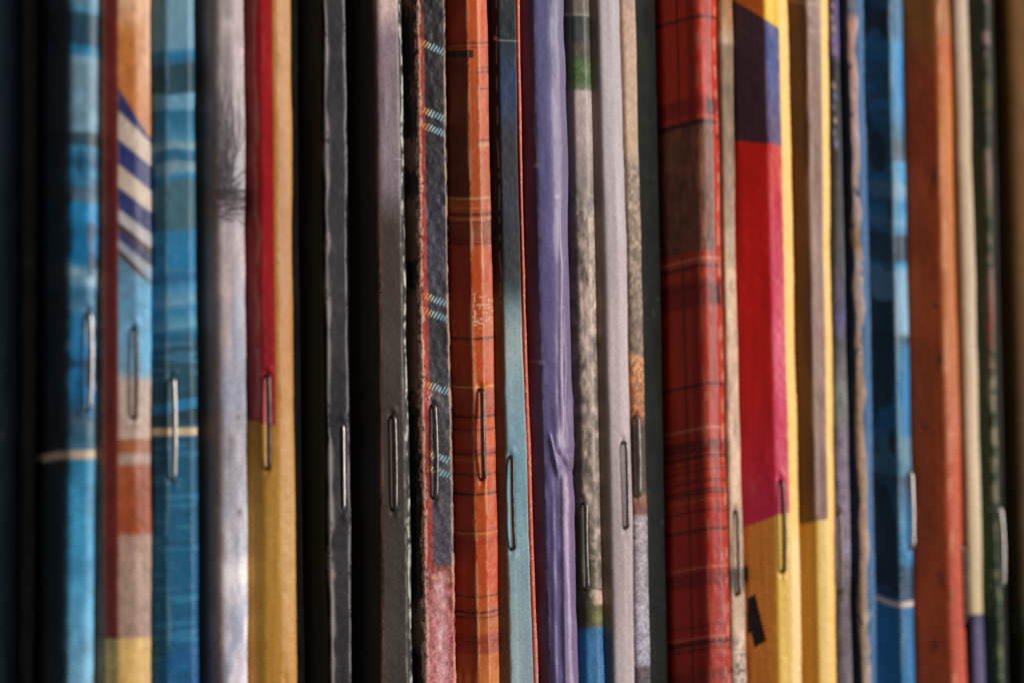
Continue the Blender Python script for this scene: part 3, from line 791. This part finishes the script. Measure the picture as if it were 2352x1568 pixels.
def p_geored(X, Y):
    rg = 1774
    Lf = keys(Y - .10 * (X - 1740), [(0, (70, 46, 54)), (326, (62, 40, 50)), (331, (200, 32, 24)), (800, (194, 34, 28)), (960, (190, 38, 42)), (1160, (184, 46, 76))])
    Rt = keys(Y - .25 * (X - 1790), [(0, (96, 72, 120)), (90, (66, 82, 146)), (180, (76, 90, 150)), (330, (98, 72, 116)), (336, (206, 52, 48)), (420, (212, 56, 62)), (520, (204, 52, 84)), (760, (214, 78, 108)), (960, (206, 62, 98)), (1170, (196, 62, 96))])
    m = sm(rg - 3, rg + 3, X)[..., None]
    C = Lf * (1 - m) + Rt * m
    # orange and yellow corner at the top
    C = mix(C, (190, 100, 40), sm(0, 4, 6 + .62 * (X - 1704) - Y))
    C = mix(C, (248, 202, 40), sm(0, 4, 6 + .62 * (X - 1704) - Y) * sm(1770, 1774, X))
    # yellow foot
    ye = 1186 - .30 * (X - 1704) + .30 * np.clip(X - 1772, 0, 20)
    ye = np.where(X > 1772, 1182 - .15 * (X - 1772), 1208 - .36 * (X - 1704))
    fy = keys(X, [(1704, (204, 128, 58)), (1768, (212, 140, 64)), (1776, (234, 196, 92)), (1800, (228, 190, 104)), (1820, (240, 208, 130))])
    m = sm(-2.5, 2.5, Y - ye)[..., None]
    C = C * (1 - m) + fy * m
    # yellow border all along the right
    C = mix(C, (244, 198, 104), sm(1803, 1807, X))
    C = mix(C, (250, 222, 172), .7 * sm(1800, 1812, X) * sm(1180, 1260, Y))
    C = mix(C, (196, 120, 100), .8 * np.exp(-((X - 1722) / 8) ** 2 - ((Y - 1120) / 28) ** 2) * .4)
    C = scuff_or_glint(C, X, Y, rg, 2.6, (190, 150, 150), .4 * (Y < 1150), 251, 40, .5, 1)
    # printed black mark
    P = [(1702, 1374), (1721, 1363), (1744, 1470), (1716, 1487), (1709, 1452), (1700, 1456)]
    C = mix(C, (28, 22, 24), inpoly(X + 0 * Y, Y, P))
    C = mix(C, (50, 40, 36), .8 * bnd(Y, 1300, 1335, 4) * (1 - sm(1704, 1708, X)))
    return grain(C, X, Y, .05)

def p_brownyellow(X, Y):
    rg = 1865
    C = keys(Y, [(0, (176, 150, 142)), (60, (158, 132, 126)), (400, (150, 122, 114)), (800, (158, 132, 126)), (1190, (140, 112, 106))])
    C = C * (1 + .35 * (fbm(X / 8, Y / 70, 261, 4)[..., None] - .5))
    lf = solid(Y, (100, 72, 56)) * (1 + .2 * (vn(X / 10, Y / 100, 262)[..., None] - .5))
    m = sm(rg - 4, rg + 4, X)[..., None]
    C = lf * (1 - m) + C * m
    C = scuff_or_glint(C, X, Y, rg + 4, 6, (206, 178, 166), .65, 263, 60, .36, 4)
    C = mix(C, (214, 194, 186), .5 * ln(Y, 10 + .2 * (X - 1865), 3)); C = mix(C, (214, 194, 186), .4 * ln(Y, 74, 3) * (X > rg))
    ye = np.where(X < rg + 14, 1204 - .22 * (X - 1830), 1192)
    fy = keys(X, [(1829, (192, 146, 62)), (1868, (212, 168, 80)), (1876, (240, 206, 128)), (1900, (248, 222, 156)), (1912, (246, 210, 126))])
    m = sm(-2.5, 2.5, Y - ye)[..., None]
    C = C * (1 - m) + fy * m
    C = mix(C, (244, 198, 106), sm(1893, 1897, X))
    return grain(C, X, Y, .06)

def p_violetspecks(X, Y):
    C = keys(Y, [(0, (90, 84, 130)), (50, (110, 100, 140)), (120, (110, 92, 140)), (150, (44, 42, 50)), (340, (56, 54, 58)), (560, (74, 70, 72)), (690, (86, 84, 104)), (730, (92, 88, 132)), (790, (78, 77, 82)), (900, (120, 124, 124)), (960, (116, 118, 118)), (1000, (120, 110, 126)), (1150, (132, 122, 140)),
                 (1280, (142, 130, 146)), (1370, (96, 90, 98)), (1568, (112, 104, 112))])
    C = C * (1 + .5 * (fbm(X / 8, Y / 26, 271, 3)[..., None] - .5))
    # pale letter-like marks of the running title at the top
    for k, (y, h, x) in enumerate(((12, 8, 1922), (40, 9, 1920), (66, 8, 1924), (90, 10, 1922), (118, 7, 1924), (196, 9, 1922), (220, 10, 1925), (246, 9, 1921), (276, 8, 1924), (304, 10, 1922), (330, 12, 1926))):
        c = (222, 196, 196) if k % 3 == 2 or k < 3 else (150, 156, 196)
        C = mix(C, c, .85 * (bnd(X, x - 3, x + 7, 2) * np.exp(-((Y - y - .6 * (X - x)) / h) ** 2)))
    C = mix(C, (150, 160, 220), .6 * np.exp(-((X - 1934) / 8) ** 2 - ((Y - 1264) / 7) ** 2))
    return grain(C, X, Y, .1, 3, 3)

def p_ridgeblue(X, Y):
    C = keys(X, [(1945, (34, 44, 60)), (1962, (40, 54, 70)), (1986, (54, 88, 128)), (2002, (74, 116, 158))])
    C = mix(C, (66, 108, 154), .4 * sm(1985, 1990, X))
    xr = 1974 + 5 * (vn(Y / 60, 0, 281) - .5) * 2
    wd = 8 + 6 * vn(Y / 50, 2, 282)
    m = sm(.25, .6, np.exp(-((X - xr) / wd) ** 2)) * sm(.12, .3, vn(Y / 26, 1, 283) * .6 + vn(X / 5, Y / 14, 284) * .4)
    c = keys(Y, [(0, (150, 150, 150)), (30, (120, 130, 140)), (50, (222, 176, 160)), (300, (214, 180, 176)), (500, (200, 176, 164)), (560, (166, 132, 96)), (600, (206, 184, 178)), (900, (190, 160, 136)), (1200, (204, 168, 146)), (1440, (212, 184, 160)), (1568, (206, 180, 168))])
    c = c * (1 + .3 * (fbm(X / 6, Y / 20, 285, 3)[..., None] - .5))
    m = (m * .92)[..., None]
    C = C * (1 - m) + c * m
    C = mix(C, (230, 206, 180), .8 * np.exp(-((X - 1976) / 13) ** 2 - ((Y - 1425) / 24) ** 2) * sm(.35, .6, vn(X / 5, Y / 8, 286)))
    return grain(C, X, Y, .08), m[..., 0]

def p_blue3(X, Y):
    Yw = Y + 10 * (vn(X / 40, Y / 60, 291) - .5) + .25 * np.clip(2058 - X, 0, 60)
    C = keys(Yw, [(0, (70, 116, 150)), (90, (72, 124, 164)), (100, (58, 148, 204)), (200, (40, 132, 192)), (250, (60, 140, 196)), (300, (46, 110, 150)), (340, (62, 88, 102)), (370, (78, 106, 132)), (376, (80, 160, 206)), (420, (70, 150, 200)), (430, (130, 172, 198)), (455, (110, 164, 200)),
                  (470, (40, 130, 180)), (515, (104, 164, 204)), (540, (64, 126, 166)), (548, (40, 66, 80)), (600, (48, 74, 90)), (612, (50, 150, 205)), (625, (132, 176, 206)), (760, (142, 184, 212)), (775, (44, 76, 96)), (800, (40, 120, 168)), (900, (36, 126, 180)), (990, (34, 120, 176)),
                  (1010, (100, 140, 162)), (1090, (84, 132, 160)), (1100, (36, 68, 92)), (1130, (40, 96, 136)), (1200, (36, 124, 176)), (1290, (38, 118, 168)), (1310, (34, 74, 104)), (1372, (36, 70, 98)), (1380, (40, 110, 160)), (1600, (38, 118, 172))])
    C = mix(C, (44, 82, 104), .65 * sm(.48, .7, fbm(X / 30, Y / 22, 293, 3)) * (1 - sm(2050, 2062, X)) * (Y < 1376))
    C = mix(C, (34, 66, 88), .5 * (1 - sm(2052, 2060, X)) * (Y < 1376))  # left facet's darkness painted in, along with the teal patches
    C = mix(C, (26, 44, 54), .8 * sm(.5, .62, vn(X / 44, Yw / 60, 297)) * (1 - sm(2050, 2058, X)) * (Y < 1376))
    C = scuff_or_glint(C, X, Y, 2060, 5, (178, 190, 200), .7, 295, 60, .34, 2)
    C = mix(C, (228, 202, 186), .95 * bnd(Yw, 1380, 1393, 3))
    return grain(C, X, Y, .06)

def p_orangebrown(X, Y):
    C = keys(Y - .3 * (X - 2170), [(0, (190, 128, 80)), (70, (196, 132, 84)), (100, (214, 112, 62)), (250, (220, 138, 72)), (700, (218, 134, 80)), (860, (218, 130, 80)), (960, (220, 128, 96)), (1060, (216, 106, 72)), (1400, (212, 92, 70)), (1568, (214, 98, 74))])
    C = C * .86
    lf = keys(Y + .8 * (2170 - X), [(0, (160, 102, 56)), (120, (164, 98, 48)), (200, (170, 76, 40)), (320, (160, 70, 42)), (700, (174, 82, 44)), (1568, (170, 78, 46))])
    lf = lf * (1 + .18 * (fbm(X / 18, Y / 80, 301, 3)[..., None] - .5))
    m = sm(2160, 2172, X)[..., None]
    C = lf * (1 - m) + C * m
    for (x, y, r) in ((2154, 405, 22), (2158, 825, 24), (2150, 700, 10), (2148, 1335, 20), (2168, 1370, 12), (2140, 1080, 10), (2132, 1480, 14), (2164, 560, 8), (2120, 980, 6)):
        C = mix(C, (58, 36, 34), .75 * np.exp(-((X - x) / 5) ** 2 - ((Y - y) / r) ** 2) * sm(.2, .5, vn(X / 4, Y / 8, 303)))
    C = scuff_or_glint(C, X, Y, 2174, 5, (238, 176, 140), .6, 305, 40, .5, 3)
    return grain(C, X, Y, .08, 5, 5)

def p_cream(X, Y):
    C = keys(Y, [(0, (196, 176, 156)), (400, (200, 178, 152)), (800, (208, 188, 162)), (1200, (216, 198, 166)), (1408, (206, 186, 148)), (1413, (70, 62, 92)), (1430, (84, 78, 116)), (1568, (96, 88, 124))])
    C = mix(C, (90, 70, 56), .5 * (1 - sm(2208, 2218, X)))
    C = mix(C, (30, 28, 36), .8 * (1 - sm(2216, 2222, X)) * (Y > 1412))
    return grain(C, X, Y, .06)

def p_greenridge(X, Y):
    C = keys(Y, [(0, (50, 56, 42)), (600, (52, 62, 44)), (1100, (46, 66, 46)), (1568, (54, 76, 54))])
    C = C * (1 + .22 * (fbm(X / 14, Y / 90, 311, 3)[..., None] - .5))
    c = keys(Y, [(0, (156, 124, 124)), (125, (168, 138, 138)), (140, (92, 92, 62)), (240, (98, 92, 60)), (300, (140, 124, 120)), (420, (160, 130, 120)), (480, (100, 104, 70)), (620, (150, 124, 116)), (770, (160, 90, 76)), (880, (176, 166, 140)), (1200, (150, 140, 120)), (1568, (120, 140, 104))])
    xx = 2276 + 4 * (vn(Y / 40, 0, 313) - .5)
    m = np.exp(-((X - xx) / (5 + 5 * vn(Y / 30, 2, 314))) ** 2) * sm(.28, .55, vn(Y / 22, 1, 315) * .6 + vn(X / 4, Y / 10, 316) * .4)
    m = (np.clip(m * 1.1, 0, .9))[..., None]
    C = C * (1 - m) + c * m
    C = mix(C, (140, 140, 96), .3 * sm(.80, .9, vn(X / 7, Y / 22, 317)) * (1 - sm(2262, 2270, X)))
    return grain(C, X, Y, .1, 4, 4)

def p_brownend(X, Y):
    C = keys(Y - .02 * X, [(0, (106, 74, 38)), (500, (100, 72, 42)), (900, (88, 66, 44)), (1200, (80, 62, 42)), (1340, (74, 62, 42)), (1352, (70, 72, 50)), (1400, (66, 68, 48)), (1420, (40, 44, 32)), (1568, (36, 40, 30))])
    C = mix(C, (34, 34, 28), .6 * sm(.45, .6, vn(X / 9, Y / 70, 321)) * (Y > 1385))
    return grain(C, X, Y, .12, 12, 40)

# ------------------------------------------------------------------ the magazines, left to right
def lean(a, b, c): return (a, b, c)


def lean(a, b, c): return (a, b, c)
M = magazine
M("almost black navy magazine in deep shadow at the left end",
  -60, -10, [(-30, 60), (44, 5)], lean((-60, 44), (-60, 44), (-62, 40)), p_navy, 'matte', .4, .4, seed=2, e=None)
LAST[0] = 0
l1 = lean((108, 228), (106, 223), (100, 219))
set_back("plain black magazine set back beside the blue photo collage spine", -5.8, 106, -5.12, l1, p_dark((52, 50, 48), 4), 3)
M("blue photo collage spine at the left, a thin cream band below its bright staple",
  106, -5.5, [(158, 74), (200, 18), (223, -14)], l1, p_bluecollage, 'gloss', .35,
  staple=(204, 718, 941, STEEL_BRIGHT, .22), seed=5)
M("spine with slanting navy and cream stripes and a dull red strip on its left",
  230, -2.6, [(242, 30), (270, 41), (310, 8), (349, -8)], lean((230, 349), (230, 349), (232, 348)), p_stripes, 'gloss', .28,
  staple=(310, 752, 960, STEEL_DARK, .10), seed=6)
M("blue banded spine whose cream line is crossed by its upright staple",
  352, -3.0, [(384, 37), (440, 6), (453, -30)], lean((352, 447), (352, 453), (353, 458)), p_bluebands, 'gloss', .22,
  staple=(398, 868, 1100, STEEL_BRIGHT, .22), seed=7)
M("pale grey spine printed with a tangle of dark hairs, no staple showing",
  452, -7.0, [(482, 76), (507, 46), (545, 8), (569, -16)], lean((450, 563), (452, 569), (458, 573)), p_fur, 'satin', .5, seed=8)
M("red spine with a broad yellow right border, red turning yellow halfway down its staple",
  572, -3.2, [(604, 48), (640, 14), (677, -12)], lean((567, 670), (572, 677), (577, 684)), p_redyellow, 'gloss', .4,
  staple=(617, 862, 1075, STEEL_DARK, .18), seed=9, dark=(48, 44, 42))
l2 = lean((742, 793), (748, 800), (758, 808))
set_back("dark grey magazine set back in the gap left of the charcoal spine", -6.5, 748, -.7, l2, p_dark((100, 94, 88), 11), 10)  # grey cover stands in for faint light in the deep gap
M("flat charcoal spine with pale rubbed edges and a bright straight staple",
  748, -.5, [(754, 40), (797, 2), (800, -50)], l2, p_greyspine, 'satin', .14, .13,
  staple=(788, 974, 1172, STEEL_BRIGHT, .03, 0, .72), seed=12, wob=.12)
l3 = lean((858, 924), (868, 936), (872, 950))
set_back("dark grey magazine set back in the gap between the charcoal and dusty mauve spines", -7.5, 868, -1, l3, p_dark((84, 80, 74), 13), 13)  # cover colour lifted to lighten the shade in this gap
M("spine fading from dusty mauve to dark brown, its black right edge speckled white",
  868, -2.2, [(876, 50), (924, 6), (936, -16)], l3, p_mauve, 'satin', .2, .12,
  staple=(905, 956, 1170, STEEL, .10), seed=14)
M("tattered dark spine with blue stitched dashes and torn paper along its left fold",
  950, -3.4, [(968, 58), (1030, 8), (1035, -45)], lean((942, 1023), (950, 1035), (960, 1050)), p_denim, 'cloth', .16, .09,
  staple=(998, 930, 1142, STEEL, .22), seed=16, rough=.10)
M("orange tartan spine with a scratched patch above its staple",
  1038, -3.4, [(1084, 58), (1111, 10), (1135, -14)], lean((1029, 1119), (1038, 1135), (1051, 1149)), p_tartan_orange, 'gloss', .18, .10,
  staple=(1109, 894, 1100, STEEL_DARK, .25, -.15), seed=17)
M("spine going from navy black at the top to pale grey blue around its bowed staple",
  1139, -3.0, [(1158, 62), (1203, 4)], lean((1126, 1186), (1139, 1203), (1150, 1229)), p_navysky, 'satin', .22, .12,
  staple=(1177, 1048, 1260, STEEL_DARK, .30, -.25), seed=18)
M("very thin orange red edge squeezed against the left of the purple spine",
  1203, -.8, [(1205, 30), (1211, -5)], lean((1186, 1194), (1203, 1211), (1229, 1237)), p_orangeedge, 'gloss', .10, .12, seed=19)
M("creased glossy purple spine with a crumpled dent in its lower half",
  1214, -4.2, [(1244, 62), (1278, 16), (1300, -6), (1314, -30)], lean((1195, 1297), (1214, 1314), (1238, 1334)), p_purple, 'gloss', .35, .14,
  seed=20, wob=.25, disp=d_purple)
M("mottled stone and moss spine ending in bright blue at the bottom",
  1317, -2.4, [(1332, 56), (1360, 6), (1373, -18)], lean((1300, 1355), (1317, 1373), (1333, 1391)), p_moss, 'gloss', .25, .13,
  staple=(1346, 1155, 1352, STEEL, .25, -.2), seed=22)
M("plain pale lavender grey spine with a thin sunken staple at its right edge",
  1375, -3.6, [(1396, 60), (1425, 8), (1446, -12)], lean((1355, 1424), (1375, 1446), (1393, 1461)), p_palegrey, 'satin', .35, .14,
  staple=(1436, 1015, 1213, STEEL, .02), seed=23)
M("narrow tan spine with orange fur above its staple and speckled grey below",
  1446, -1.4, [(1452, 34), (1478, -4)], lean((1424, 1458), (1446, 1478), (1461, 1496)), p_tan, 'satin', .2, .13,
  staple=(1463, 956, 1140, STEEL, .05), seed=25)
l4 = lean((1521, 1646), (1536, 1662), (1550, 1681))
set_back("greenish black magazine set back in the gap left of the red tartan spine", -4.3, 1536, -3.9, l4, p_dark((31, 34, 31), 27), 26)
M("broad red tartan spine with a brown patch in its upper half",
  1536, -5.4, [(1614, 54), (1622, 25), (1648, 0), (1662, -26)], l4, p_tartan_red, 'gloss', .3, .15,
  staple=(1647, 1044, 1242, STEEL, .25, -.15), seed=28)
M("narrow mottled beige spine tight against the right of the red tartan spine",
  1664, -1.6, [(1672, 34), (1697, -14)], lean((1648, 1683), (1664, 1697), (1681, 1718)), p_tan2, 'satin', .3, .15,
  staple=(1692, 1174, 1366, STEEL, .12, -.2), seed=30)
M("red and pink spine with a yellow foot bearing a black printed mark",
  1703, -4.2, [(1774, 35), (1806, 4), (1828, -6)], lean((1683, 1809), (1703, 1828), (1723, 1846)), p_geored, 'gloss', .25, .15,
  staple=(1797, 1104, 1312, STEEL_DARK, .22), seed=31)
M("rubbed dark brown spine with a narrow yellow right border and yellow foot",
  1829, -3.6, [(1866, 60), (1895, 8), (1912, -6)], lean((1810, 1904), (1829, 1912), (1846, 1924)), p_brownyellow, 'gloss', .25, .15,
  staple=(1902, 1088, 1282, STEEL_DARK, .35, -.2), seed=33)
M("narrow dark violet spine with pale specks of lettering near the top",
  1913, -2.0, [(1922, 44), (1945, 5)], lean((1904, 1925), (1913, 1945), (1924, 1962)), p_violetspecks, 'satin', .3, .15,
  staple=(1930, 1178, 1358, STEEL, .12), seed=35)
M("navy spine with a ragged pale ridge rubbed to the paper beside a blue strip",
  1946, -2.6, [(1966, 66), (1984, 20), (2002, -12)], lean((1925, 1983), (1946, 2002), (1962, 2017)), p_ridgeblue, 'satin', .3, .15, seed=36, rough=.06)
M("blue patchwork spine toward the right with a cream line low down",
  2003, -4.4, [(2058, 55), (2078, 6), (2088, -25)], lean((1983, 2073), (2003, 2088), (2017, 2105)), p_blue3, 'gloss', .25, .15,
  staple=(2090, 1084, 1260, STEEL_BRIGHT, .1), seed=38)
M("broad rusty brown spine with a bright orange right side and dark flecks",
  2089, -6.2, [(2168, 44), (2190, 4), (2200, -25)], lean((2073, 2180), (2089, 2200), (2106, 2224)), p_orangebrown, 'satin', .35, .2,
  staple=(2211, 1258, 1430, STEEL_DARK, .1), seed=40)
M("plain cream spine turning dark violet near the bottom",
  2206, -2.4, [(2216, 55), (2232, 12), (2245, -12)], lean((2182, 2223), (2206, 2245), (2226, 2267)), p_cream, 'satin', .4, .2, seed=41)
M("dark green spine with a broken line of pale scuffs down its right edge",
  2247, -3.4, [(2276, 62), (2286, 0)], lean((2225, 2276), (2247, 2286), (2268, 2311)), p_greenridge, 'satin', .25, .15,
  staple=(2304, 1168, 1346, STEEL_BRIGHT, .2), seed=43)
l5 = lean((2306, 2440), (2326, 2440), (2345, 2450))
set_back("black magazine set back beside the brown one at the right end", -8.2, 2326, -6.42, l5, p_dark((44, 42, 38), 45), 44)
M("blurred plain brown magazine at the right end, dark green at the bottom",
  2326, -3.0, [(2345, 40), (2440, 4)], l5, p_brownend, 'matte', .4, .3, seed=46, e=-5)
